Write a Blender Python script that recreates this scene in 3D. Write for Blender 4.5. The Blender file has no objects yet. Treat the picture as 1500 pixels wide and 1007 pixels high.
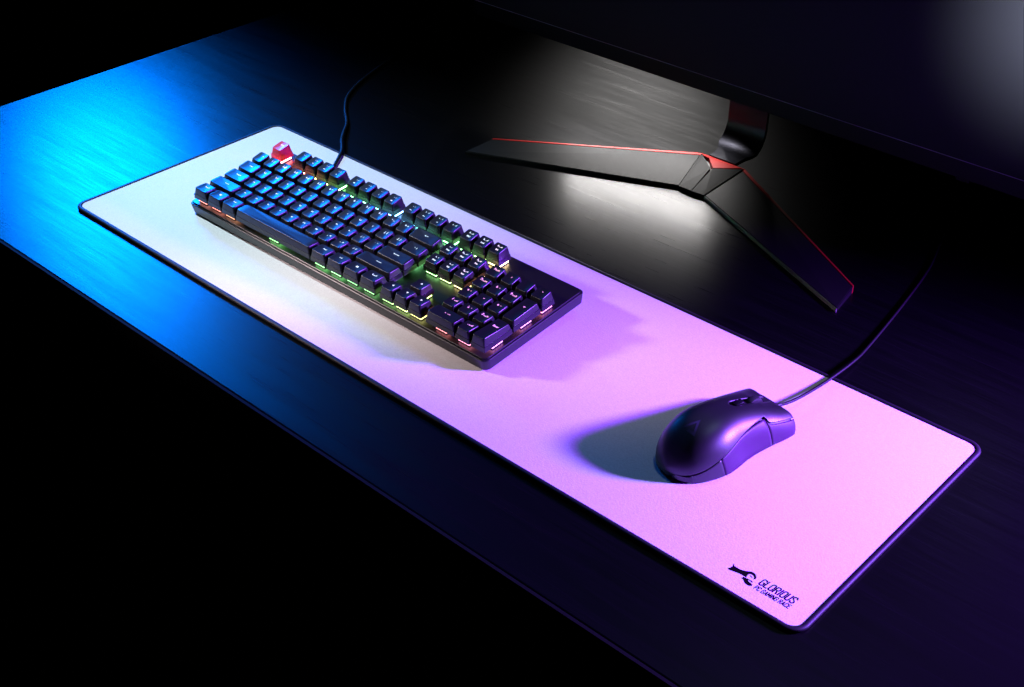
import bpy, bmesh, math, random
from mathutils import Vector, Matrix
random.seed(4)
S = bpy.context.scene
C = S.collection
PI = math.pi
MM = 0.001

# ------------------------------------------------------------------ materials
def mat(name, col, rough=0.5, metal=0.0, spec=0.5, emit=None, estr=0.0, coat=0.0):
    m = bpy.data.materials.new(name); m.use_nodes = True
    b = m.node_tree.nodes['Principled BSDF']
    b.inputs['Base Color'].default_value = (*col, 1)
    b.inputs['Roughness'].default_value = rough
    b.inputs['Metallic'].default_value = metal
    b.inputs['Specular IOR Level'].default_value = spec
    b.inputs['Coat Weight'].default_value = coat
    if emit:
        b.inputs['Emission Color'].default_value = (*emit, 1)
        b.inputs['Emission Strength'].default_value = estr
    return m

def grain(m, scale=(1, 1, 1), nscale=800, dist=0.0001, strength=0.3, rvar=0.0, cvar=0.0, detail=4):
    """procedural surface texture: noise in object space drives bump, roughness and colour"""
    nt = m.node_tree; N = nt.nodes; L = nt.links
    b = N['Principled BSDF']
    tc = N.new('ShaderNodeTexCoord'); mp = N.new('ShaderNodeMapping'); mp.inputs['Scale'].default_value = scale
    L.new(tc.outputs['Object'], mp.inputs['Vector'])
    n = N.new('ShaderNodeTexNoise'); n.inputs['Scale'].default_value = nscale; n.inputs['Detail'].default_value = detail
    L.new(mp.outputs[0], n.inputs['Vector'])
    bp = N.new('ShaderNodeBump'); bp.inputs['Distance'].default_value = dist; bp.inputs['Strength'].default_value = strength
    L.new(n.outputs['Fac'], bp.inputs['Height']); L.new(bp.outputs[0], b.inputs['Normal'])
    if rvar:
        r0 = b.inputs['Roughness'].default_value
        mr = N.new('ShaderNodeMapRange'); mr.inputs['From Min'].default_value = .3; mr.inputs['From Max'].default_value = .7
        mr.inputs['To Min'].default_value = r0 - rvar; mr.inputs['To Max'].default_value = r0 + rvar
        L.new(n.outputs['Fac'], mr.inputs['Value']); L.new(mr.outputs[0], b.inputs['Roughness'])
    if cvar:
        c = list(b.inputs['Base Color'].default_value)[:3]
        cr = N.new('ShaderNodeValToRGB')
        cr.color_ramp.elements[0].position = .3; cr.color_ramp.elements[1].position = .7
        cr.color_ramp.elements[0].color = (*[x * (1 - cvar) for x in c], 1)
        cr.color_ramp.elements[1].color = (*[min(1, x * (1 + cvar)) for x in c], 1)
        L.new(n.outputs['Fac'], cr.inputs[0]); L.new(cr.outputs[0], b.inputs['Base Color'])
    return m

M = {}
M['desk'] = mat('dark_wood_laminate', (.020, .021, .025), .40, spec=.14)
M['cloth'] = grain(mat('white_cloth', (.80, .79, .80), .9, spec=.15), (1, 1, 1), 800, .0004, .45, cvar=.08, detail=6)
M['stitch'] = grain(mat('navy_thread', (.009, .006, .012), .55, spec=.3), (1, 1, 1), 2500, .0002, .5)
M['print'] = mat('dark_print', (.003, .002, .003), .7, spec=.05)
M['case'] = grain(mat('black_case', (.012, .012, .014), .38), (1, 1, 1), 3000, .00004, .3)
M['plate'] = grain(mat('brushed_plate', (.010, .010, .012), .30, metal=.0, spec=.5), (1, 1, 1), 2500, .00004, .25)
M['cap'] = grain(mat('black_keycap', (.007, .007, .009), .34, spec=.5), (1, 1, 1), 4500, .00003, .25, rvar=.04)
M['redcap'] = grain(mat('red_keycap', (.75, .035, .06), .36, spec=.5), (1, 1, 1), 4500, .00003, .25)
M['switch_dark'] = mat('switch_rib', (.02, .02, .02), .4)
M['rubber'] = mat('rubber', (.01, .01, .011), .55)
M['cable'] = mat('cable_sleeve', (.004, .004, .005), .5, spec=.25)
M['mouse'] = grain(mat('satin_mouse_shell', (.0035, .0028, .005), .45, spec=.9), (1, 1, 1), 4000, .00005, .35, rvar=.03)
M['mouse_side'] = grain(mat('textured_side_rubber', (.038, .007, .048), .55, spec=.5), (1, 1, 1), 2600, .0001, .4)  # dark grey rubber, the violet light is tinted into its base
M['mouse_dark'] = mat('mouse_core', (.006, .006, .008), .5)
M['mouse_gloss'] = mat('mouse_gloss', (.008, .008, .010), .18, spec=.6)
M['logo'] = mat('mouse_emblem', (.05, .055, .075), .35)
M['stand'] = grain(mat('textured_stand_plastic', (.0050, .0052, .0058), .6, spec=.16), (1, 1, 1), 1800, .0002, .5, cvar=.15)
M['stand_black'] = mat('stand_black', (.004, .004, .005), .5)
M['red_trim'] = grain(mat('red_trim', (.36, .013, .012), .5, spec=.2), (1, 1, 1), 1800, .0001, .3)
M['pale_glint'] = mat('painted_glint', (.40, .40, .42), .4)  # pale base stands in for glints along thin edges
M['neck'] = grain(mat('brushed_dark_steel', (.035, .035, .045), .34, metal=1.0), (1, 40, 40), 60, .0002, .35, rvar=.08)
M['bezel'] = mat('black_bezel', (.002, .002, .003), .4, spec=.2)
M['screen'] = grain(mat('matte_screen', (.014, .014, .020), .6, spec=.25), (1, 1, 1), 2500, .00005, .25)
M['edge'] = mat('black_edge_shade', (.003, .003, .003), .8, spec=.1)
M['floor'] = mat('dark_floor', (.004, .004, .004), .9, spec=.1)

# desk: streaky wood grain running along the long side
def desk_mat_nodes():
    m = M['desk']; nt = m.node_tree; N = nt.nodes; L = nt.links; b = N['Principled BSDF']
    tc = N.new('ShaderNodeTexCoord')
    def noise(sc, ns, det, dist=0.0):
        mp = N.new('ShaderNodeMapping'); mp.inputs['Scale'].default_value = sc
        L.new(tc.outputs['Object'], mp.inputs['Vector'])
        n = N.new('ShaderNodeTexNoise'); n.inputs['Scale'].default_value = ns; n.inputs['Detail'].default_value = det
        n.inputs['Distortion'].default_value = dist
        L.new(mp.outputs[0], n.inputs['Vector']); return n
    a = noise((1.6, 130, 1), 9, 5, .15)       # fine pores
    c = noise((1.0, 16, 1), 6, 5, .8)        # wide figure
    mx = N.new('ShaderNodeMath'); mx.operation = 'MULTIPLY_ADD'; mx.inputs[1].default_value = .6
    L.new(a.outputs['Fac'], mx.inputs[0])
    m2 = N.new('ShaderNodeMath'); m2.operation = 'MULTIPLY'; m2.inputs[1].default_value = .4
    L.new(c.outputs['Fac'], m2.inputs[0]); L.new(m2.outputs[0], mx.inputs[2])
    cr = N.new('ShaderNodeValToRGB')
    cr.color_ramp.elements[0].position = .38; cr.color_ramp.elements[1].position = .64
    cr.color_ramp.elements[0].color = (.0008, .0008, .001, 1); cr.color_ramp.elements[1].color = (.0034, .0034, .0042, 1)
    L.new(mx.outputs[0], cr.inputs[0]); L.new(cr.outputs[0], b.inputs['Base Color'])
    mr = N.new('ShaderNodeMapRange'); mr.inputs['From Min'].default_value = .38; mr.inputs['From Max'].default_value = .64
    mr.inputs['To Min'].default_value = .36; mr.inputs['To Max'].default_value = .27
    L.new(mx.outputs[0], mr.inputs['Value']); L.new(mr.outputs[0], b.inputs['Roughness'])
    bp = N.new('ShaderNodeBump'); bp.inputs['Distance'].default_value = .0002; bp.inputs['Strength'].default_value = .22
    L.new(mx.outputs[0], bp.inputs['Height']); L.new(bp.outputs[0], b.inputs['Normal'])
desk_mat_nodes()

# ------------------------------------------------------------------ helpers
def obj(name, bm, m, parent=None, smooth=False, angle=None):
    me = bpy.data.meshes.new(name)
    bmesh.ops.recalc_face_normals(bm, faces=bm.faces[:])
    bm.to_mesh(me); bm.free()
    if isinstance(m, (list, tuple)):
        for x in m: me.materials.append(x)
    else: me.materials.append(m)
    if smooth:
        for p in me.polygons: p.use_smooth = True
        if angle: me.set_sharp_from_angle(angle=math.radians(angle))
    o = bpy.data.objects.new(name, me); C.objects.link(o)
    if parent: o.parent = parent
    return o

def thing(name, label, cat, loc=(0, 0, 0), rot=(0, 0, 0)):
    o = bpy.data.objects.new(name, None); C.objects.link(o); o.empty_display_size = .02
    o.location = loc; o.rotation_euler = rot
    o['label'] = label; o['category'] = cat
    return o

def box(bm, x0, x1, y0, y1, z0, z1, mi=0):
    vs = [bm.verts.new(p) for p in ((x0,y0,z0),(x1,y0,z0),(x1,y1,z0),(x0,y1,z0),(x0,y0,z1),(x1,y0,z1),(x1,y1,z1),(x0,y1,z1))]
    for f in ((0,3,2,1),(4,5,6,7),(0,1,5,4),(1,2,6,5),(2,3,7,6),(3,0,4,7)):
        bm.faces.new([vs[i] for i in f]).material_index = mi
    return vs

def rring(x0, x1, y0, y1, r, n=6):
    """rounded rectangle ring, counter-clockwise"""
    pts = []
    for cx, cy, a0 in ((x1-r, y1-r, 0), (x0+r, y1-r, 90), (x0+r, y0+r, 180), (x1-r, y0+r, 270)):
        for k in range(n+1):
            a = math.radians(a0 + 90*k/n)
            pts.append((cx+r*math.cos(a), cy+r*math.sin(a)))
    return pts

def loft(bm, rings, cap0=True, cap1=True, mi=0):
    V = [[bm.verts.new(p) for p in r] for r in rings]
    n = len(V[0])
    for a, b in zip(V, V[1:]):
        for i in range(n):
            bm.faces.new((a[i], a[(i+1) % n], b[(i+1) % n], b[i])).material_index = mi
    if cap0: bm.faces.new(V[0][::-1]).material_index = mi
    if cap1: bm.faces.new(V[-1]).material_index = mi
    return V

def slab(bm, x0, x1, y0, y1, z0, z1, r, bev=0.0005, n=8, inset_bottom=0.0):
    rs = []
    for z, i in ((z0, bev+inset_bottom), (z0+bev, inset_bottom), (z1-bev, 0), (z1-bev*.3, bev*.3), (z1, bev)):
        rs.append([(x, y, z) for x, y in rring(x0+i, x1-i, y0+i, y1-i, max(r-i, 1e-4), n)])
    loft(bm, rs)

def catmull(P, n=10):
    P = [Vector(p) for p in P]; P = [2*P[0]-P[1]] + P + [2*P[-1]-P[-2]]
    out = []
    for i in range(1, len(P)-2):
        a, b, c, d = P[i-1:i+3]
        for k in range(n):
            t = k/n
            out.append(.5*((2*b)+(c-a)*t+(2*a-5*b+4*c-d)*t*t+(-a+3*b-3*c+d)*t**3))
    out.append(P[-2]); return out

def tube(bm, pts, r, seg=10, closed=False, rf=None):
    rings = []
    n = len(pts)
    for i, p in enumerate(pts):
        a = pts[(i-1) % n] if (closed or i > 0) else p
        b = pts[(i+1) % n] if (closed or i < n-1) else p
        t = (b-a).normalized(); s = t.cross(Vector((0, 0, 1)))
        s = s.normalized() if s.length > 1e-5 else Vector((1, 0, 0)); u = s.cross(t)
        rr = rf(i) if rf else r
        rings.append([p + s*math.cos(2*PI*k/seg)*rr + u*math.sin(2*PI*k/seg)*rr for k in range(seg)])
    loft(bm, rings)

def text_mesh(body, size, bold=0.0, shear=0.0, align='CENTER', sx=1.0, space=1.0):
    cu = bpy.data.curves.new('glyphs', 'FONT')
    cu.body = body; cu.size = size; cu.shear = shear; cu.align_x = align; cu.offset = bold
    cu.resolution_u = 3; cu.space_character = space
    o = bpy.data.objects.new('glyphs', cu)
    me = bpy.data.meshes.new_from_object(o)
    bpy.data.objects.remove(o); bpy.data.curves.remove(cu)
    bm = bmesh.new(); bm.from_mesh(me); bpy.data.meshes.remove(me)
    for v in bm.verts: v.co.x *= sx
    return bm

# ------------------------------------------------------------------ setting
bm = bmesh.new(); box(bm, -4, 5, -3, 5, -.76, -.74)
fl = obj('floor', bm, M['floor']); fl['kind'] = 'structure'

desk = thing('desk', 'dark wood grain desk top under the white mat, monitor and cables', 'desk', (0, 0, 0))
bm = bmesh.new()
slab(bm, -.302, 1.75, -.0905, .80, -.03, 0, .004, .0012, 5)
obj('desktop', bm, M['desk'], desk)
bm = bmesh.new(); box(bm, -.3016, 1.75, -.0935, -.0907, -.0300, -.0006)
obj('edge_shade_strip', bm, M['edge'], desk)  # matte black strip, paints the desk's front face as shaded
for x in (-.24, 1.69):
    for y in (-.03, .74):
        bm = bmesh.new(); slab(bm, x-.025, x+.025, y-.025, y+.025, -.74, -.0302, .004, .001, 3)
        obj('leg', bm, M['stand_black'], desk)

# ------------------------------------------------------------------ mat
mp = thing('desk_mat', 'long white cloth mat with dark stitched edge lying under the keyboard and mouse', 'desk mat', (0, 0, 0))
bm = bmesh.new()
slab(bm, .0022, .9118, .0022, .2768, .0002, .0030, .0105, .0002, 12)
obj('cloth_surface', bm, M['cloth'], mp)
# overlocked edge: tube with one little bulge per stitch
ring = rring(.0007, .9133, .0007, .2783, .0115, 16)
dense = []
for i in range(len(ring)):
    a = Vector((*ring[i], 0)); b = Vector((*ring[(i+1) % len(ring)], 0)); d = (b-a).length
    k = max(1, round(d/.00055))
    for j in range(k): dense.append(a+(b-a)*(j/k))
bm = bmesh.new(); n = len(dense); rings = []
for i, p in enumerate(dense):
    t = (dense[(i+1) % n]-dense[i-1]).normalized(); s = Vector((t.y, -t.x, 0))
    r = .0020 + (.00022 if i % 2 else -.0001)
    rw = r*1.30
    rings.append([p + s*math.cos(2*PI*k/8)*rw*1.0 + Vector((0, 0, .0021+math.sin(2*PI*k/8)*r*.95)) for k in range(8)])
rings.append(rings[0])
loft(bm, rings, False, False); bmesh.ops.remove_doubles(bm, verts=bm.verts[:], dist=1e-7)
obj('stitched_edge', bm, M['stitch'], mp, smooth=True)
# printed emblem and lettering
body_p = [(840.85,20.53),(841.76,22.01),(842.37,24.2),(842.25,25.32),(841.15,27.56),(843.27,25.69),(846.02,25.54),(848.9,25.77),(852.91,27.29),(854.87,28.85),(856.59,29.64),(858.84,29.3),(860.62,28.14),(861.84,26.7),(862.24,25.0),(861.3,23.4),(861.0,24.6),(860.38,26.0),(859.02,26.82),(857.07,27.1),(855.83,25.96),(855.68,23.98),(856.46,21.74),(854.65,21.82),(852.1,21.87),(849.4,21.39),(846.7,20.9),(844.16,20.17),(842.56,19.91)]
wing_p = [(853.99,18.98),(854.46,21.0),(857.05,21.25),(858.61,21.6),(860.99,21.55),(862.81,21.0),(862.37,20.24),(860.08,20.67),(858.82,20.49),(859.64,19.66),(862.49,19.13),(864.03,18.18),(864.19,16.99),(862.59,16.06),(860.71,15.9),(858.96,16.26),(857.51,17.29),(856.04,18.33)]
claw_p = [(856.85,25.06),(857.2,25.65),(859.85,24.57),(859.97,23.94)]
bm = bmesh.new()
for poly in (body_p, wing_p, claw_p):
    lo = [bm.verts.new((x*MM, y*MM, .00302)) for x, y in poly]
    f = bm.faces.new(lo)
    r = bmesh.ops.extrude_face_region(bm, geom=[f])
    for v in [g for g in r['geom'] if isinstance(g, bmesh.types.BMVert)]: v.co.z = .00308
o = obj('emblem', bm, M['print'], mp)
GLY = {'G': [[(4,5.6),(3.2,7),(.8,7),(0,5.8),(0,1.2),(.8,0),(3.2,0),(4,1.2),(4,3.4),(2.3,3.4)]], 'L': [[(0,7),(0,0),(3.6,0)]],
       'O': [[(.8,0),(0,1.2),(0,5.8),(.8,7),(3.2,7),(4,5.8),(4,1.2),(3.2,0),(.8,0)]], 'R': [[(0,0),(0,7),(3,7),(4,6),(4,4.6),(3,3.6),(0,3.6)],[(2.2,3.6),(4,0)]],
       'I': [[(.4,0),(.4,7)]], 'U': [[(0,7),(0,1.2),(.8,0),(3.2,0),(4,1.2),(4,7)]],
       'S': [[(4,5.6),(3.2,7),(.8,7),(0,5.8),(0,4.9),(4,2.2),(4,1.2),(3.2,0),(.8,0),(0,1.4)]], 'P': [[(0,0),(0,7),(3,7),(4,6),(4,4.3),(3,3.3),(0,3.3)]],
       'C': [[(4,5.4),(3.2,7),(.8,7),(0,5.8),(0,1.2),(.8,0),(3.2,0),(4,1.6)]], 'A': [[(0,0),(2,7.1),(4,0)],[(.7,1.9),(3.3,1.9)]],
       'M': [[(0,0),(0,7),(2.3,2),(4.6,7),(4.6,0)]], 'N': [[(0,0),(0,7),(4,0),(4,7)]], 'E': [[(3.4,7),(0,7),(0,0),(3.4,0)],[(0,3.6),(3,3.6)]]}
ADV = {'I': 2.5, 'M': 6.4, 'L': 5.2, 'E': 5.2, ' ': 2.6}
def lettering(body, x0, x1, y0, cap, lean, sw):
    """stroke letters: sw is the stroke's width on a 4 by 7 letter"""
    bm = bmesh.new(); pen = 0; total = sum(ADV.get(c, 5.8) for c in body)-1.8
    k = 0
    for c in body:
        for line in GLY.get(c, []):
            for (ax, ay), (bx, by) in zip(line, line[1:]):
                k += 1
                m_ = lambda px, py: Vector((x0+(pen+px)*(x1-x0)/total+py/7*cap*lean, y0+py/7*cap))
                A_, B_ = m_(ax, ay), m_(bx, by)
                d = (B_-A_).normalized(); n_ = Vector((-d.y, d.x))*sw/2; e = d*sw*.3
                bm.faces.new([bm.verts.new((q.x*MM, q.y*MM, .00306+.0000010*(k % 9))) for q in (A_-e+n_, A_-e-n_, B_+e-n_, B_+e+n_)])
        pen += ADV.get(c, 5.8)
    return obj('lettering', bm, M['print'], mp)
lettering('GLORIOUS', 866.4, 895.0, 22.3, 6.9, .16, 1.12)
lettering('PC GAMING RACE', 866.4, 895.4, 16.2, 4.0, .16, .72)

# ------------------------------------------------------------------ keyboard
KB = thing('keyboard', 'full size black mechanical keyboard with glowing keys and one red key on the white mat', 'keyboard',
           (.1057, .0757, .0040), (math.radians(5.0), 0, 0))
KW, KD = .4380, .1365
bm = bmesh.new()
rs = []
for z, i in ((0, .0022), (.0008, .0010), (.0060, .0004), (.0098, 0), (.0112, 0), (.0118, .0006), (.0118, .0013), (.0112, .0015)):
    rs.append([(x, y, z) for x, y in rring(i, KW-i, i, KD-i, .0065, 8)])
loft(bm, rs)
obj('case', bm, M['case'], KB, smooth=True, angle=35)
bm = bmesh.new(); rs = []
for z, i in ((.0113, .0018), (.0128, .0018), (.0133, .0023)):
    rs.append([(x, y, z) for x, y in rring(i, KW-i, i, KD-i, .0050, 8)])
loft(bm, rs)
obj('top_plate', bm, M['plate'], KB)
for x in (.03, .408-.02):
    bm = bmesh.new(); box(bm, x, x+.02, KD-.022, KD-.010, -.0118, 0)
    obj('foot', bm, M['rubber'], KB)
    bm = bmesh.new(); box(bm, x, x+.02, .008, .014, -.0014, 0)
    obj('foot', bm, M['rubber'], KB)
PLATE = .0133; U = .01905; KX, KY = .0050, .0042

def lerp_stops(st, x):
    if x <= st[0][0]: return st[0][1]
    for (a, ca), (b, cb) in zip(st, st[1:]):
        if x <= b:
            t = (x-a)/(b-a); return tuple(p+(q-p)*t for p, q in zip(ca, cb))
    return st[-1][1]
TOP = [(0,(1,.10,.16)),(2,(1,.10,.07)),(3,(1,.22,.05)),(4,(.55,.60,.06)),(5.2,(.16,1,.12)),(7,(.05,.8,.22)),(8.5,(.05,.7,.5)),
       (10,(.03,.35,1)),(11,(.03,.45,1)),(12.3,(.05,.7,.5)),(14,(.08,1,.25)),(16.5,(.15,.7,.08)),(18,(1,.55,.12)),(19.5,(1,.12,.10)),(22.5,(1,.10,.4))]
BOT = [(0,(1,.22,.16)),(2.5,(1,.16,.06)),(4.2,(.5,.4,.05)),(6,(.10,.9,.06)),(11,(.12,1,.12)),(14,(.15,1,.18)),(16,(.35,1,.12)),
       (17.6,(.8,.9,.10)),(18.6,(1,.12,.08)),(20.5,(1,.12,.18)),(22.5,(1,.16,.75))]
glow_cache = {}
def glow(u, row, kind):
    t = (0, 0, .3, .6, 1, 1)[row]
    a = lerp_stops(BOT, u); b = lerp_stops(TOP, u)
    c = tuple(round(a[i]*(1-t)+b[i]*t, 2) for i in range(3))
    key = (c, kind)
    if key not in glow_cache:
        if kind == 'legend':
            w = .55 if u < 18.4 else .12
            cc = tuple(x*(1-w)+w for x in c)
            glow_cache[key] = mat('lit_legend', (.6, .6, .6), .5, emit=cc, estr=.9)
        else:
            glow_cache[key] = mat('lit_switch_housing', (.5, .5, .5), .3, emit=tuple(x*.85+.15 for x in c), estr=LED*(.5 if u > 18.4 else 2 if row > 3 else .5 if row == 0 else .8))
    return glow_cache[key]
LED = 11.0

# profile per row: height at middle, back-rise angle
ROWP = {0: (11.9, -5.0), 1: (11.0, -2.0), 2: (10.8, 2.0), 3: (11.4, 5.0), 4: (12.8, 8.0), 5: (13.4, 8.0)}
INX, INF, INB, DISH = 2.35, 2.5, 1.2, .95
def top_z(x, y, W, D, row):
    """height of the cap's dished top at x, y (mm, from the cap's centre)"""
    h, a = ROWP[row]
    hw = W/2-INX; c = (INF-INB)/2
    return h + (y-c)*math.tan(math.radians(a)) - DISH*(1-min(1, (x/hw)**2))
cap_cache = {}
def cap_bm(W, D, row):
    bm = bmesh.new(); n = 5; rings = []
    def ring(f, r, zf):
        i = INX*f; x0, x1 = -W/2+i, W/2-i; y0, y1 = -D/2+INF*f, D/2-INB*f
        return [(x*MM, y*MM, zf(x, y)*MM) for x, y in rring(x0, x1, y0, y1, r, n)]
    inner = lambda k, d: [(x*MM, y*MM, (top_z(x, y, W, D, row)+d)*MM) for x, y in k]
    rings.append(ring(.22, .8, lambda x, y: 5.0))               # inside of the skirt
    rings.append(ring(.06, .8, lambda x, y: 0.0))
    rings.append(ring(0, .8, lambda x, y: 0.05))
    for f in (.35, .7, .93):
        rings.append(ring(f, .8+1.2*f, lambda x, y, f=f: top_z(x, y, W, D, row)*f*.99))
    # rounded lip then the dished face
    for g, d in ((.0, -.30), (.18, -.08), (.45, 0)):
        i = INX-.05+g
        rings.append(inner(rring(-W/2+i, W/2-i, -D/2+INF+g, D/2-INB-g, 2.1-g*.6, n), d))
    c = (INF-INB)/2
    base = rring(-W/2+INX+.45, W/2-INX-.45, -D/2+INF+.45, D/2-INB-.45, 1.8, n)
    for s in (.85, .65, .45, .25, .08):
        rings.append(inner([(x*s, c+(y-c)*s) for x, y in base], 0))
    loft(bm, rings, True, True)
    return bm
def switch_bm(W):
    bm = bmesh.new(); rs = []
    for z, h in ((.9, 7.0), (3.6, 6.9), (6.0, 5.2)):
        rs.append([(x*MM, y*MM, (z-4.1)*MM) for x, y in rring(-h, h, -h, h, .5, 2)])
    loft(bm, rs, mi=0)
    h = 7.15
    box(bm, -.00705, .00705, -.00705, .00705, -.0041, -.0030, 1)
    for q in (-3.4, 0, 3.4):
        for a, b, c, d in ((q-.22, q+.22, -h, h), (-h, h, q-.22, q+.22)):
            box(bm, a*MM, b*MM, c*MM, d*MM, -.0030, -.0006, 1)
    if W > 30:                                                      # stabiliser posts of the long keys
        for s in (-1, 1):
            x = s*(W/2-7.5)
            box(bm, (x-1.8)*MM, (x+1.8)*MM, -.004, .004, -.0041, .001, 1)
    return bm
sw_cache = {}
def legend(lines, W, D, row, mt, parent, size=4.3):
    """lines: list of (text, x, y, size) in mm from centre of the cap's top"""
    bm = bmesh.new()
    c = (INF-INB)/2
    for t, x, y, s in lines:
        if t.startswith('#') and len(t) == 2:
            poly = {'#u': [(-1.3,-1),(1.3,-1),(0,1.3)], '#d': [(-1.3,1),(1.3,1),(0,-1.3)],
                    '#l': [(1,-1.3),(1,1.3),(-1.3,0)], '#r': [(-1,-1.3),(-1,1.3),(1.3,0)],
                    '#w': [(-1.4,-1.2),(1.4,-1.4),(1.4,1.4),(-1.4,1.2)],
                    '#b': [(-.3,-1.2),(-.3,-.4),(2,-.4),(2,.4),(-.3,.4),(-.3,1.2),(-2,0)],
                    '#-': [(-3.0,-.22),(3.0,-.22),(3.0,.22),(-3.0,.22)]}[t]
            tb = bmesh.new(); tb.faces.new([tb.verts.new((a*s*MM, b*s*MM, 0)) for a, b in poly])
        else:
            tb = text_mesh(t, s*MM, .16*MM, 0, 'CENTER', .92)
        me = bpy.data.meshes.new('tmp')
        for v in tb.verts:
            X = v.co.x/MM + x; Y = v.co.y/MM + y + c
            v.co = (X*MM, Y*MM, (top_z(X, Y, W, D, row)+.06)*MM)
        tb.to_mesh(me); tb.free(); bm.from_mesh(me); bpy.data.meshes.remove(me)
    return obj('legend', bm, mt, parent)

def key(u, row, wu, lines, hu=1, name='keycap', m='cap', prow=None, label=None):
    """u, row: position in key units from the front left; wu, hu: size in key units"""
    prow = row if prow is None else prow
    W, D = wu*19.05-.95, hu*19.05-.95
    yy = row if row < 5 else 5.5
    kk = (round(W, 2), round(D, 2), prow)
    if kk not in cap_cache: cap_cache[kk] = (lambda b: (obj_mesh(b)))(cap_bm(W, D, prow))
    o = bpy.data.objects.new(name, cap_cache[kk]); C.objects.link(o); o.parent = KB
    o.location = (KX+(u+wu/2)*U, KY+(yy+hu/2)*U, PLATE+.0041)
    o.rotation_euler.z = random.uniform(-.006, .006); o.rotation_euler.x = random.uniform(-.006, .006)
    if m != 'cap':
        o.material_slots[0].link = 'OBJECT'; o.material_slots[0].material = M[m]
    if label: o['label'] = label
    if lines: legend(lines, W, D, prow, glow(u+wu/2, row, 'legend'), o)
    sk = W > 30
    sk = (sk, round(W))if sk else (False, 0)
    if sk not in sw_cache: sw_cache[sk] = obj_mesh(switch_bm(W), 2)
    s = bpy.data.objects.new('switch', sw_cache[sk]); C.objects.link(s); s.parent = o
    s.material_slots[0].link = 'OBJECT'; s.material_slots[0].material = glow(u+wu/2, row, 'switch')
    return o
def obj_mesh(bm, nm=1):
    me = bpy.data.meshes.new('key_mesh'); bmesh.ops.recalc_face_normals(bm, faces=bm.faces[:])
    bm.to_mesh(me); bm.free()
    if nm == 1:
        me.materials.append(M['cap'])
        for p in me.polygons: p.use_smooth = True
        me.set_sharp_from_angle(angle=math.radians(38))
    else:
        me.materials.append(M['switch_dark']); me.materials.append(M['switch_dark'])
    return me

one = lambda t, s=4.4: [(t, 0, 1.3, s)]
two = lambda a, b: [(a, -1.3, 1.3, 4.0), (b, 1.7, 1.3, 4.0)]
word = lambda t, s=3.9: [(t, 0, 1.3, s)]
# function row
key(0, 5, 1, word('Esc', 3.6), name='escape_keycap', m='redcap', label='red keycap')
fx = [2, 3, 4, 5, 6.5, 7.5, 8.5, 9.5, 11, 12, 13, 14]
ic = ['Fn', '#d', '#b', '#r', '#w', '#l', '#u', '#w', '#b', '#b', '#l', None]
for i, u in enumerate(fx):
    ls = [('F%d' % (i+1), .3, 2.6, 3.9)]
    if ic[i] and ic[i][0] == '#': ls.append((ic[i], 0, -2.8, .85))
    key(u, 5, 1, ls, name='function_keycap')
for u, a, b in ((15.25, 'Prtsc', 'SRQ'), (16.25, 'Scroll', 'Lock'), (17.25, 'Pause', 'Brk')):
    key(u, 5, 1, [(a, 0, 2.4, 2.9), (b, 0, -2.4, 2.5)])
# number row
for i, (a, b) in enumerate(zip('`1234567890-=', '~!@#$%^&*()_+')):
    key(i, 4, 1, two(a, b))
key(13, 4, 2, [('#b', 0, 2.2, 1.3)], name='backspace_keycap')
key(0, 3, 1.5, word('Tab'), name='tab_keycap')
for i, a in enumerate('QWERTYUIOP'): key(1.5+i, 3, 1, one(a))
key(11.5, 3, 1, two('[', '{')); key(12.5, 3, 1, two(']', '}')); key(13.5, 3, 1.5, two('\\', '|'))
key(0, 2, 1.75, word('Caps'), name='caps_lock_keycap')
for i, a in enumerate('ASDFGHJKL'): key(1.75+i, 2, 1, one(a))
key(10.75, 2, 1, two(';', ':')); key(11.75, 2, 1, two("'", '"'))
key(12.75, 2, 2.25, word('Enter'), name='enter_keycap')
key(0, 1, 2.25, word('Shift'), name='shift_keycap')
for i, a in enumerate('ZXCVBNM'): key(2.25+i, 1, 1, one(a))
key(9.25, 1, 1, two(',', '<')); key(10.25, 1, 1, two('.', '>')); key(11.25, 1, 1, two('/', '?'))
key(12.25, 1, 2.75, word('Shift'), name='shift_keycap')
x = 0
for t in ('Ctrl', '#w', 'Alt'):
    key(x, 0, 1.25, word(t) if t[0] != '#' else [(t, 0, 1.6, 1.0)], name='modifier_keycap'); x += 1.25
key(3.75, 0, 6.25, [('#-', 0, 3.6, 1.3)], name='space_bar')
x = 10
for t in ('Alt', 'Fn', '#w', 'Ctrl'):
    key(x, 0, 1.25, word(t) if t[0] != '#' else [(t, 0, 1.6, 1.0)], name='modifier_keycap'); x += 1.25
for (u, r, a, b) in ((15.25, 4, 'Ins', 'Num'), (16.25, 4, 'Home', 'Next'), (17.25, 4, 'PgUp', 'Prev'),
                     (15.25, 3, 'Del', 'Mute'), (16.25, 3, 'End', 'Vol-'), (17.25, 3, 'PgDn', 'Vol+')):
    key(u, r, 1, [(a, 0, 2.4, 3.0), (b, 0, -2.4, 2.3)])
for (u, r, a) in ((16.25, 1, '#u'), (15.25, 0, '#l'), (16.25, 0, '#d'), (17.25, 0, '#r')):
    key(u, r, 1, [(a, 0, 1.8, 1.0)], name='arrow_keycap')
N0 = 18.5
for i, t in enumerate(('Num', '/', '*', '-')): key(N0+i, 4, 1, word(t, 3.7 if i == 0 else 4.6))
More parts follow.
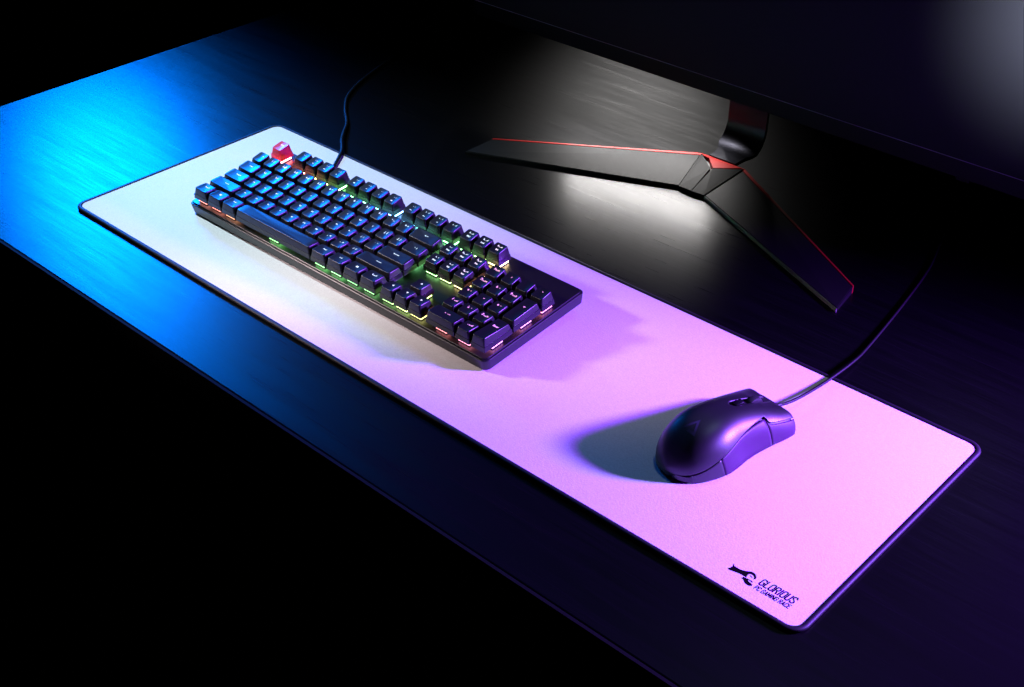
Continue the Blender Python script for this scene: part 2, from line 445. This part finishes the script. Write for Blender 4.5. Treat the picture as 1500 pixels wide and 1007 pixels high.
for r, ks in ((3, (('7', 'Home'), ('8', '#u'), ('9', 'PgUp'))), (2, (('4', '#l'), ('5', ''), ('6', '#r'))), (1, (('1', 'End'), ('2', '#d'), ('3', 'PgDn')))):
    for i, (a, b) in enumerate(ks):
        ls = [(a, -1.9 if b else 0, 1.8, 4.0)]
        if b.startswith('#'): ls.append((b, 1.4, 3.0, .55))
        elif b: ls = [(a, -3.2, 1.8, 3.9), (b, 1.2, 1.8, 2.9)]
        key(N0+i, r, 1, ls)
key(N0+3, 2, 1, [('+', 0, 4, 5.0)], hu=2, prow=2)
key(N0, 0, 2, [('0', -2.2, 1.6, 4.0), ('Ins', 1.8, 1.6, 3.3)])
key(N0+2, 0, 1, [('.', -2.6, 1.8, 4.2), ('Del', .8, 1.8, 3.3)])
key(N0+3, 0, 1, [('Enter', 0, 5, 3.2)], hu=2, prow=0, name='enter_keycap')

# keyboard cable
def CW(x, y, z): return Vector((x+(z-.003)*1.65, y-(z-.003)*1.28, z))
pts = [(.168, .206, .0135), (.162, .224, .0095), (.150, .236, .0062), CW(.135, .2524, .0055), CW(.1129, .282, .0066), CW(.092, .3005, .0060),
       CW(.0771, .3164, .0042), CW(.0585, .3381, .0028), CW(.026, .364, .0022), (-.004, .396, .0022), (-.030, .450, .0022), (-.056, .54, .0022), (-.064, .66, .0022), (-.066, .76, .0022), (-.066, .812, .0022), (-.066, .826, -.03), (-.066, .83, -.3)]
cp = catmull(pts, 10)
bm = bmesh.new(); inv = (Matrix.Translation(KB.location) @ KB.rotation_euler.to_matrix().to_4x4()).inverted()
tube(bm, [inv @ p for p in cp], .0021, 10)
obj('cable', bm, M['cable'], KB, smooth=True)
bm = bmesh.new(); tube(bm, [inv @ p for p in cp[:9]], .0032, 12, rf=lambda i: .0036-.00012*i)
obj('strain_relief', bm, M['rubber'], KB, smooth=True)

# ------------------------------------------------------------------ mouse
MS = thing('computer_mouse', 'black satin ergonomic mouse with triangle emblem resting on the white mat', 'mouse',
           (.7440, .0725, .0030), (0, 0, -math.radians(8)))
def interp(tab, t):
    if t <= tab[0][0]: return tab[0][1]
    for k in range(len(tab)-1):
        (a, va), (b, vb) = tab[k], tab[k+1]
        if t <= b:
            # monotone-ish cubic through neighbours
            pa = tab[k-1] if k > 0 else tab[k]; pb = tab[k+2] if k+2 < len(tab) else tab[k+1]
            ma = (vb-pa[1])/(b-pa[0]) if b != pa[0] else 0; mb = (pb[1]-va)/(pb[0]-a) if pb[0] != a else 0
            if k == 0: ma = (vb-va)/(b-a)
            h = b-a; s = (t-a)/h
            return va*(2*s**3-3*s**2+1)+ma*h*(s**3-2*s**2+s)+vb*(-2*s**3+3*s**2)+mb*h*(s**3-s**2)
    return tab[-1][1]
HWR = [(0, 2.0), (1.5, 9.5), (5, 16.5), (12, 23.5), (22, 28.4), (36, 31.6), (48, 31.2), (62, 29.3), (78, 28.8), (94, 29.8), (108, 31.2), (117, 31.3), (121, 30.6), (124, 28.5)]
HWL = [(0, 2.0), (1.5, 9.5), (5, 16.5), (12, 23.5), (22, 28.0), (36, 30.6), (48, 30.4), (62, 28.8), (78, 28.4), (94, 29.4), (108, 30.6), (117, 30.6), (121, 30.0), (124, 28.5)]
HT = [(0, 9.0), (2, 13.5), (6, 20.0), (14, 28.5), (26, 35.8), (40, 39.6), (52, 40.2), (66, 38.6), (82, 34.6), (98, 29.2), (112, 24.2), (124, 20.5)]
SEAM = [(0, 5.5), (8, 8.5), (20, 13.5), (34, 19.0), (48, 23.6), (62, 26.6), (76, 27.8), (86, 27.6), (90.5, 26.8), (93, 22.4), (96, 20.8), (106, 18.2), (116, 15.8), (124, 13.6)]
def sect(v, th):
    """point of the body's skin: v along, th 0 (right, bottom) .. pi (left, bottom), in mm"""
    hw = interp(HWR, v) if th < PI/2 else interp(HWL, v)
    H = interp(HT, v); z0 = 1.0
    c, s = math.cos(th), math.sin(th)
    x = hw*math.copysign(abs(c)**.62, c); z = z0+(H-z0)*abs(s)**.86
    # sides lean inward towards the desk around the grip
    return x, z
def inset(v, th, d):
    e = .02
    x, z = sect(v, th); x1, z1 = sect(v, max(.001, th-e)); x2, z2 = sect(v, min(PI-.001, th+e))
    tx, tz = x2-x1, z2-z1; L = math.hypot(tx, tz) or 1
    nx, nz = tz/L, -tx/L          # outward normal
    return x-nx*d, z-nz*d
def th_at(v, side, z):
    lo, hi = (.001, PI/2) if side > 0 else (PI/2, PI-.001)
    for _ in range(30):
        m = (lo+hi)/2; zz = sect(v, m)[1]
        if (zz < z) == (side > 0): lo = m
        else: hi = m
    return (lo+hi)/2
def grid(bm, vs, thf0, thf1, n, d, front_cut=None):
    G = []
    for v in vs:
        a, b = thf0(v), thf1(v); row = []
        for k in range(n+1):
            th = a+(b-a)*k/n; x, z = inset(v, th, d)
            vv = v
            row.append(bm.verts.new((x*MM, vv*MM, z*MM)))
        G.append(row)
    for r0, r1 in zip(G, G[1:]):
        for k in range(n): bm.faces.new((r0[k], r0[k+1], r1[k+1], r1[k]))
    return G
def frange(a, b, n): return [a+(b-a)*i/n for i in range(n+1)]
def thicken(o, t):
    mo = o.modifiers.new('thickness', 'SOLIDIFY'); mo.thickness = t; mo.offset = -1
seamR = lambda v, off=0: th_at(v, 1, interp(SEAM, v)+off)
seamL = lambda v, off=0: th_at(v, -1, interp(SEAM, v)+off)
# body core
bm = bmesh.new()
G = grid(bm, frange(.8, 121.5, 60), lambda v: .0, lambda v: PI, 40, 2.9)
bm.faces.new(G[0]); bm.faces.new(G[-1][::-1])
for i in range(len(G)-1): bm.faces.new((G[i][0], G[i+1][0], G[i+1][-1], G[i][-1]))
obj('body', bm, M['mouse_dark'], MS, smooth=True, angle=40)
# palm shell
def th_slot(v, w, side):
    lo, hi = .3, PI-.3
    for _ in range(30):
        m = (lo+hi)/2
        if sect(v, m)[0] > w*side: lo = m
        else: hi = m
    return (lo+hi)/2
bm = bmesh.new()
vs = [0, .5, 1, 1.8, 2.8, 4]+frange(5.5, 68, 40)+frange(69, 116, 44)+frange(117.2, 124.0, 6)
halves = []
for side in (1, -1):
    sl = lambda v: 0 if v < 70 else 4.0*min(1, (v-70)/4)**.5
    if side > 0: g = grid(bm, vs, lambda v: seamR(v, .7), lambda v: th_slot(v, sl(v), 1), 26, 0)
    else: g = grid(bm, vs, lambda v: th_slot(v, sl(v), -1), lambda v: seamL(v, .7), 26, 0)
    halves.append(g)
bm.faces.new(halves[0][0]+halves[1][0][1:])
bmesh.ops.remove_doubles(bm, verts=bm.verts[:], dist=2e-5)
for v in bm.verts:                # front lip rolls down and is cut back towards the slot
    t = max(0, (v.co.y/MM-119.5)/4.5)
    v.co.z -= t*t*2.0*MM
    w = abs(v.co.x)/MM; f = max(0, (v.co.y/MM-100)/24)
    v.co.y -= f*max(0, 1-w/22)*6.5*MM
sh = obj('upper_shell', bm, M['mouse'], MS, smooth=True, angle=60); thicken(sh, .0014)
# side panels: rear skirt, grip, front skirt, with fine seams between
for side in (1, -1):
    sf = seamR if side > 0 else seamL
    bot = (lambda v: .0) if side > 0 else (lambda v: PI)
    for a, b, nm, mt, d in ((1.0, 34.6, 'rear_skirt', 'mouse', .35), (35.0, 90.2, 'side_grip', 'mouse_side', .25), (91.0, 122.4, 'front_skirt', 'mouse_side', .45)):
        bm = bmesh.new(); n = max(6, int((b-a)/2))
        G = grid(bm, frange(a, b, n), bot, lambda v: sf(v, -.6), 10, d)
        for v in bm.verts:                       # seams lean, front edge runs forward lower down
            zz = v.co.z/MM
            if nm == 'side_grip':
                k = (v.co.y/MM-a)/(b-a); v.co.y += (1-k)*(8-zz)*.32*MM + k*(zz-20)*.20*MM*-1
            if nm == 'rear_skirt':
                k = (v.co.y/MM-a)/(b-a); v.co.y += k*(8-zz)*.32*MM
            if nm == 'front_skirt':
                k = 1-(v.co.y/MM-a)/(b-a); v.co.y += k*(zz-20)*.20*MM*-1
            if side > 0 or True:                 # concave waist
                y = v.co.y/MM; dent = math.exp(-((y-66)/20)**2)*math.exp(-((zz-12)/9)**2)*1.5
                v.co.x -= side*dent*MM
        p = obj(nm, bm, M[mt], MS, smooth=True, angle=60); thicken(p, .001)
# rear glossy strip
bm = bmesh.new()
grid(bm, frange(.3, 9, 8), lambda v: th_at(v, 1, 1.4), lambda v: seamR(v, -.5), 5, .3)
o = obj('rear_trim', bm, M['mouse_gloss'], MS, smooth=True); thicken(o, .0008)
bm = bmesh.new()
rr = []
for z in (2.2, 6.6):
    rr.append([((interp(HWR, v) if s > 0 else interp(HWL, v))*s*.985*MM, (v*.98+.15)*MM, z*MM) for s, vs in ((1, frange(9, 0, 10)), (-1, frange(0, 9, 10))) for v in vs])
n = len(rr[0]); A = [bm.verts.new(p) for p in rr[0]]; B = [bm.verts.new(p) for p in rr[1]]
for i in range(n-1): bm.faces.new((A[i], A[i+1], B[i+1], B[i]))
obj('rear_trim', bm, M['mouse_gloss'], MS, smooth=True)
# wheel
bm = bmesh.new()
R0 = .0105
rings = []
for x, r in ((-.0028, R0*.88), (-.0025, R0*.97), (-.0012, R0), (.0012, R0), (.0025, R0*.97), (.0028, R0*.88)):
    rings.append([(x, math.cos(2*PI*k/48)*(r+(.0002 if k % 2 else -.0002)), math.sin(2*PI*k/48)*(r+(.0002 if k % 2 else -.0002))) for k in range(48)])
loft(bm, rings)
w = obj('scroll_wheel', bm, M['rubber'], MS, smooth=True, angle=50); w.location = (0, .0990, .0205)
bm = bmesh.new(); slab(bm, -.0027, .0027, .0755, .0850, .029, .0357, .001, .0006, 4)
obj('mode_button', bm, M['mouse_gloss'], MS, smooth=True, angle=40)
# little wheel light slot glint parts beside the wheel
bm = bmesh.new(); slab(bm, -.0037, .0037, .1075, .1125, .015, .0215, .001, .0005, 3)
obj('wheel_bridge', bm, M['mouse_gloss'], MS)
# emblem on the palm
def skin(x, y):
    th = th_slot(y, abs(x), 1 if x >= 0 else -1); return sect(y, th)[1]
bm = bmesh.new()
for tri, hole in ((((-7.5, 22), (7.5, 22), (0, 36)), None),):
    out = tri; c = (sum(p[0] for p in out)/3, sum(p[1] for p in out)/3)
    def pt(p, s): x = c[0]+(p[0]-c[0])*s; y = c[1]+(p[1]-c[1])*s; return bm.verts.new((x*MM, y*MM, (skin(x, y)+.05)*MM))
    for i in range(3):
        a, b = out[i], out[(i+1) % 3]
        K = 8
        O = [pt((a[0]+(b[0]-a[0])*k/K, a[1]+(b[1]-a[1])*k/K), 1) for k in range(K+1)]
        I = [pt((a[0]+(b[0]-a[0])*k/K, a[1]+(b[1]-a[1])*k/K), .55) for k in range(K+1)]
        if i == 0: O, I = O[3:], I[3:]
        for k in range(len(O)-1): bm.faces.new((O[k], O[k+1], I[k+1], I[k]))
obj('emblem', bm, M['logo'], MS, smooth=True)
# glide feet
for y in (18, 106):
    bm = bmesh.new(); slab(bm, -.012, .012, (y-4)*MM, (y+4)*MM, .0001, .0013, .003, .0002, 4)
    obj('glide_foot', bm, M['rubber'], MS)
# mouse cable
def MW(x, y, z): return (x+(z-.003)*.63, y-(z-.003)*1.28, z)
pts = [(.7635, .1860, .0115), MW(.7560, .2075, .0120), MW(.7628, .2230, .0110), MW(.7672, .2440, .0085), MW(.7705, .2752, .0060), MW(.7719, .3132, .0045), MW(.7696, .3434, .0030),
       MW(.7583, .4234, .0022), MW(.7439, .5039, .0022), MW(.7268, .5619, .0022), (.705, .64, .0022), (.68, .75, .0022), (.675, .815, .0022), (.674, .826, -.03), (.674, .83, -.3)]
cp = catmull(pts, 12)
inv = (Matrix.Translation(MS.location) @ MS.rotation_euler.to_matrix().to_4x4()).inverted()
bm = bmesh.new(); tube(bm, [inv @ p for p in cp], .0014, 10)
obj('cable', bm, M['cable'], MS, smooth=True)
bm = bmesh.new(); tube(bm, [inv @ p for p in cp[4:20]], .003, 12, rf=lambda i: .0030-.00008*i)
obj('strain_relief', bm, M['rubber'], MS, smooth=True)

# ------------------------------------------------------------------ monitor
MO = thing('monitor', 'wide black monitor on a V shaped stand with red edge lines behind the mat', 'monitor', (.468, .555, 0))
def L(p): return (p[0]-.468, p[1]-.555, p[2])
YF = .555
bm = bmesh.new(); slab(bm, -.402, .402, .0012, .030, .0835, .46, .002, .0012, 3)   # shell behind the screen
obj('back_shell', bm, M['bezel'], MO)
bm = bmesh.new(); box(bm, -.402, .402, -.0012, .0010, .0830, .1012)
obj('bottom_bezel', bm, M['bezel'], MO)
bm = bmesh.new(); box(bm, -.402, .402, -.0016, .0006, .1013, .1017)
obj('bezel_glint', bm, M['pale_glint'], MO)  # glint along the screen's lower border, painted as a pale strip
bm = bmesh.new(); box(bm, -.402, .402, -.0010, .0008, .1018, .4600)
obj('screen', bm, M['screen'], MO)
bm = bmesh.new(); slab(bm, .262, .278, -.0005, .012, .0790, .0833, .002, .0008, 4)
obj('control_button', bm, M['bezel'], MO)

def prism(name, m, quad, parent, base=0.0, bev=.0008):
    """solid with the given top corners (world) down to the desk"""
    bm = bmesh.new()
    T = [bm.verts.new(L(p)) for p in quad]; B = [bm.verts.new(L((p[0], p[1], base))) for p in quad]
    bm.faces.new(T); bm.faces.new(B[::-1]); n = len(T)
    for i in range(n): bm.faces.new((T[i], T[(i+1) % n], B[(i+1) % n], B[i]))
    bmesh.ops.recalc_face_normals(bm, faces=bm.faces[:])
    if bev: bmesh.ops.bevel(bm, geom=[e for e in bm.edges if all(v.co.z > base+.001 for v in e.verts)], offset=bev, segments=2, affect='EDGES')
    return obj(name, bm, m, parent)
XC = .468
def mir(p, s): return (XC+(p[0]-XC)*s, p[1], p[2])
BK, BT = (.4980, .5400, .0155), (.7090, .4185, .0085)      # back edge, hub end and tip
FK, FT = (.4895, .4770, .0042), (.7155, .3775, .0042)      # front edge
def mix(a, b, t): return tuple(a[i]+(b[i]-a[i])*t for i in range(3))
for s in (1, -1):
    w = .05
    bk, fk = (BK, FK) if s > 0 else ((.4975, .5405, .0156), (.4810, .4768, .0043))
    bk2, bt2 = mix(bk, fk, w), mix(BT, FT, w)
    q = [mir(p, s) for p in (bk2, mix(fk, bk2, .012), mix(FT, bt2, .015), bt2)]
    prism('stand_leg', M['stand'], q, MO)
    # red line along the back edge, a hair lower and outside
    q = [mir(p, s) for p in ((bk[0], bk[1]+.0008, bk[2]+.0002), (bk2[0], bk2[1], bk2[2]+.0002), (bt2[0], bt2[1], bt2[2]+.0001), (BT[0], BT[1]+.0004, BT[2]+.0001))]
    q2 = [mix(q[0], q[1], 0), mix(q[0], q[1], .97), mix(q[3], q[2], .97), q[3]]
    prism('red_trim', M['red_trim'], q2, MO, bev=.0003)
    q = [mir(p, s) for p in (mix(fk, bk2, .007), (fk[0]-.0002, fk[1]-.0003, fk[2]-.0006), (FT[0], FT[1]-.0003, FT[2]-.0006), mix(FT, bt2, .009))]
    if s > 0: prism('leg_glint', M['pale_glint'], q, MO, bev=0)  # highlight put in as a pale strip, right leg only
# hub
AL, AR = (XC-.0295, .5405, .0158), (XC+.0295, .5405, .0158)
T = (.4705, .5165, .0168); F = (.4730, .4750, .0050); FLp = (.4555, .4762, .0048); FRp = (.4890, .4768, .0048)
NT = (.4480, .5345, .0166)
def shrink(q, k):
    c = [sum(p[i] for p in q)/len(q) for i in range(3)]
    out = []
    for p in q:
        d = math.hypot(p[0]-c[0], p[1]-c[1]); f = 1-k/d
        out.append((c[0]+(p[0]-c[0])*f, c[1]+(p[1]-c[1])*f, p[2]))
    return out
prism('hub_core', M['stand_black'], [(AL[0], AL[1], .0125), (FLp[0], FLp[1]+.001, .0015), (FRp[0], FRp[1]+.001, .0015), (AR[0], AR[1], .0125)], MO, bev=0)
prism('hub_facet', M['stand'], shrink([(AL[0]+.001, AL[1]-.001, .0160), FLp, F, (T[0]-.0012, T[1]-.001, .0166), (NT[0]-.001, NT[1]-.001, .0166)], .0003), MO, bev=.0004)
prism('hub_facet', M['stand'], shrink([T, F, FRp, (AR[0]-.001, AR[1]-.002, .0160)], .0003), MO, bev=.0004)
prism('red_trim', M['red_trim'], [(AL[0], AL[1]+.001, .0154), (AL[0]+.004, AL[1]-.0025, .0158), (NT[0]+.005, NT[1]+.0005, .0166), (T[0]+.0006, T[1]+.001, .0166), (AR[0]-.004, AR[1]-.002, .0162), (AR[0]+.0002, AR[1]-.001, .0154), (AR[0], AR[1]+.001, .0154)], MO, bev=.0003)
# neck: flat tongue behind the hub, then a curved upright
bm = bmesh.new()
prof = [(.5425, .0165), (.552, .0168), (.560, .0180)]
cx, cz, rr_ = .5600, .0480, .0300
for k in range(1, 15):
    a = math.radians(-90+90*k/14); prof.append((cx+rr_*math.cos(a)*.85, cz+rr_*math.sin(a)))
prof += [(.5855, .075), (.5858, .110), (.5860, .150)]
th = .004
hwid = lambda i: .0175+(.0255-.0175)*min(1, max(0, (i-1)/5))
front = [[(XC+sx*hwid(i)-.002, y, z) for sx in (-1, 1)] for i, (y, z) in enumerate(prof)]
vsF, vsB = [], []
for i, (y, z) in enumerate(prof):
    j0, j1 = max(0, i-1), min(len(prof)-1, i+1)
    ty, tz = prof[j1][0]-prof[j0][0], prof[j1][1]-prof[j0][1]; l = math.hypot(ty, tz); ny, nz = tz/l, -ty/l
    w_ = hwid(i)
    vsF.append([bm.verts.new(L((XC-w_-.002, y, z))), bm.verts.new(L((XC+w_-.002, y, z)))])
    vsB.append([bm.verts.new(L((XC-w_-.002, y+ny*th, z+nz*th))), bm.verts.new(L((XC+w_-.002, y+ny*th, z+nz*th)))])
for i in range(len(prof)-1):
    bm.faces.new((vsF[i][0], vsF[i][1], vsF[i+1][1], vsF[i+1][0])); bm.faces.new((vsB[i][1], vsB[i][0], vsB[i+1][0], vsB[i+1][1]))
    bm.faces.new((vsF[i][0], vsF[i+1][0], vsB[i+1][0], vsB[i][0])); bm.faces.new((vsF[i][1], vsB[i][1], vsB[i+1][1], vsF[i+1][1]))
bm.faces.new((vsF[0][0], vsB[0][0], vsB[0][1], vsF[0][1])); bm.faces.new((vsF[-1][1], vsB[-1][1], vsB[-1][0], vsF[-1][0]))
obj('stand_neck', bm, M['neck'], MO, smooth=True, angle=40)

# ------------------------------------------------------------------ lights
def lamp(kind, name, loc, target, power, col, size=.2, spot=None, blend=.5, size_y=None):
    l = bpy.data.lights.new(name, kind); l.energy = power; l.color = col
    if kind == 'AREA':
        l.size = size
        if size_y: l.shape = 'RECTANGLE'; l.size_y = size_y
    else:
        l.shadow_soft_size = size
    if kind == 'SPOT': l.spot_size = math.radians(spot); l.spot_blend = blend
    o = bpy.data.objects.new(name, l); C.objects.link(o); o.location = loc
    o.rotation_euler = (Vector(target)-Vector(loc)).to_track_quat('-Z', 'Y').to_euler()
    return o
def ray(p, d, dist): 
    d = Vector(d).normalized(); return Vector(p)+d*dist
# cyan lamp, low behind the left end of the desk; its sheen is what the camera sees on the wood
pA = ray((-.09, .06, 0), (-.770, .437, .50), 1.15)
lamp('SPOT', 'cyan_lamp', pA, (-.02, .02, 0), 190, (.0, .19, 1.0), .15, 37, 1.0)
# violet lamp at the right behind the mouse, and an added greenish fill beside it that lifts the mat's right end
pB = ray((.74, .12, .02), (.78, .60, .385), 1.05)
lamp('SPOT', 'violet_lamp', pB, (.80, .10, 0), 450, (.24, .008, 1.0), .075, 50, 1.0)
lamp('SPOT', 'added_mat_fill', pB+Vector((.03, -.02, .0)), (.84, .10, 0), 44, (.5, 1.0, .6), .05, 46, 1.0)
# faint overhead fill above the right half
lamp('SPOT', 'overhead_lamp', (.66, .48, 1.15), (.76, .12, 0), 4, (.55, .80, 1.0), .06, 36, 1.0)
# white key lamp low at the left front, flagged before the mouse
pC = ray((.54, .12, .02), (-.88, -.46, .42), 1.1)
lamp('SPOT', 'white_lamp', pC, (.42, .10, 0), 50, (1.0, .78, .78), .07, 15.2, .7)
lamp('SPOT', 'cool_white_lamp', (-.18, -.02, 1.15), (.11, .18, 0), 58, (.72, .93, 1.0), .035, 35, 1.0)
# unseen lamp added under the monitor's lower edge for the pool of light
sl = lamp('AREA', 'added_stand_light', (.345, .546, .0795), (.355, .495, 0), .48, (1, .97, .95), .19, size_y=.012)
sl.data.spread = math.radians(100)
# and one farther back whose light comes through under the monitor
pD = ray((.40, .50, 0), (-.54, .70, .40), 1.5)
lamp('SPOT', 'back_lamp', pD, (.385, .46, 0), 16, (1, .97, .95), .16, 9.6, 1.0)
# unseen lamp added at the right front to brighten the screen's right end
lamp('SPOT', 'added_screen_light', (1.05, .05, .50), (.83, .555, .28), 170, (.86, .93, 1), .05, 21, 1.0)

# ------------------------------------------------------------------ world, camera
w = bpy.data.worlds.new('World'); S.world = w; w.use_nodes = True
w.node_tree.nodes['Background'].inputs[0].default_value = (.25, .2, .5, 1)
w.node_tree.nodes['Background'].inputs[1].default_value = .001
cam = bpy.data.cameras.new('camera'); co = bpy.data.objects.new('camera', cam); C.objects.link(co)
cam.sensor_width = 36; cam.lens = 1.27931853*36; cam.clip_start = .01; cam.clip_end = 50
Rm = Matrix(((0.7338887743, -0.3839146725, 0.5603720113), (0.6792687671, 0.4161195063, -0.6045150936), (-0.0010995104, 0.8242900464, 0.5661666807)))
co.matrix_world = Matrix.Translation((1.19941386, -0.59828487, 0.68197215)) @ Rm.to_4x4()
S.camera = co
S.render.engine = 'CYCLES'
S.view_settings.view_transform = 'Standard'; S.view_settings.look = 'None'
S.view_settings.exposure = 0; S.view_settings.gamma = 1
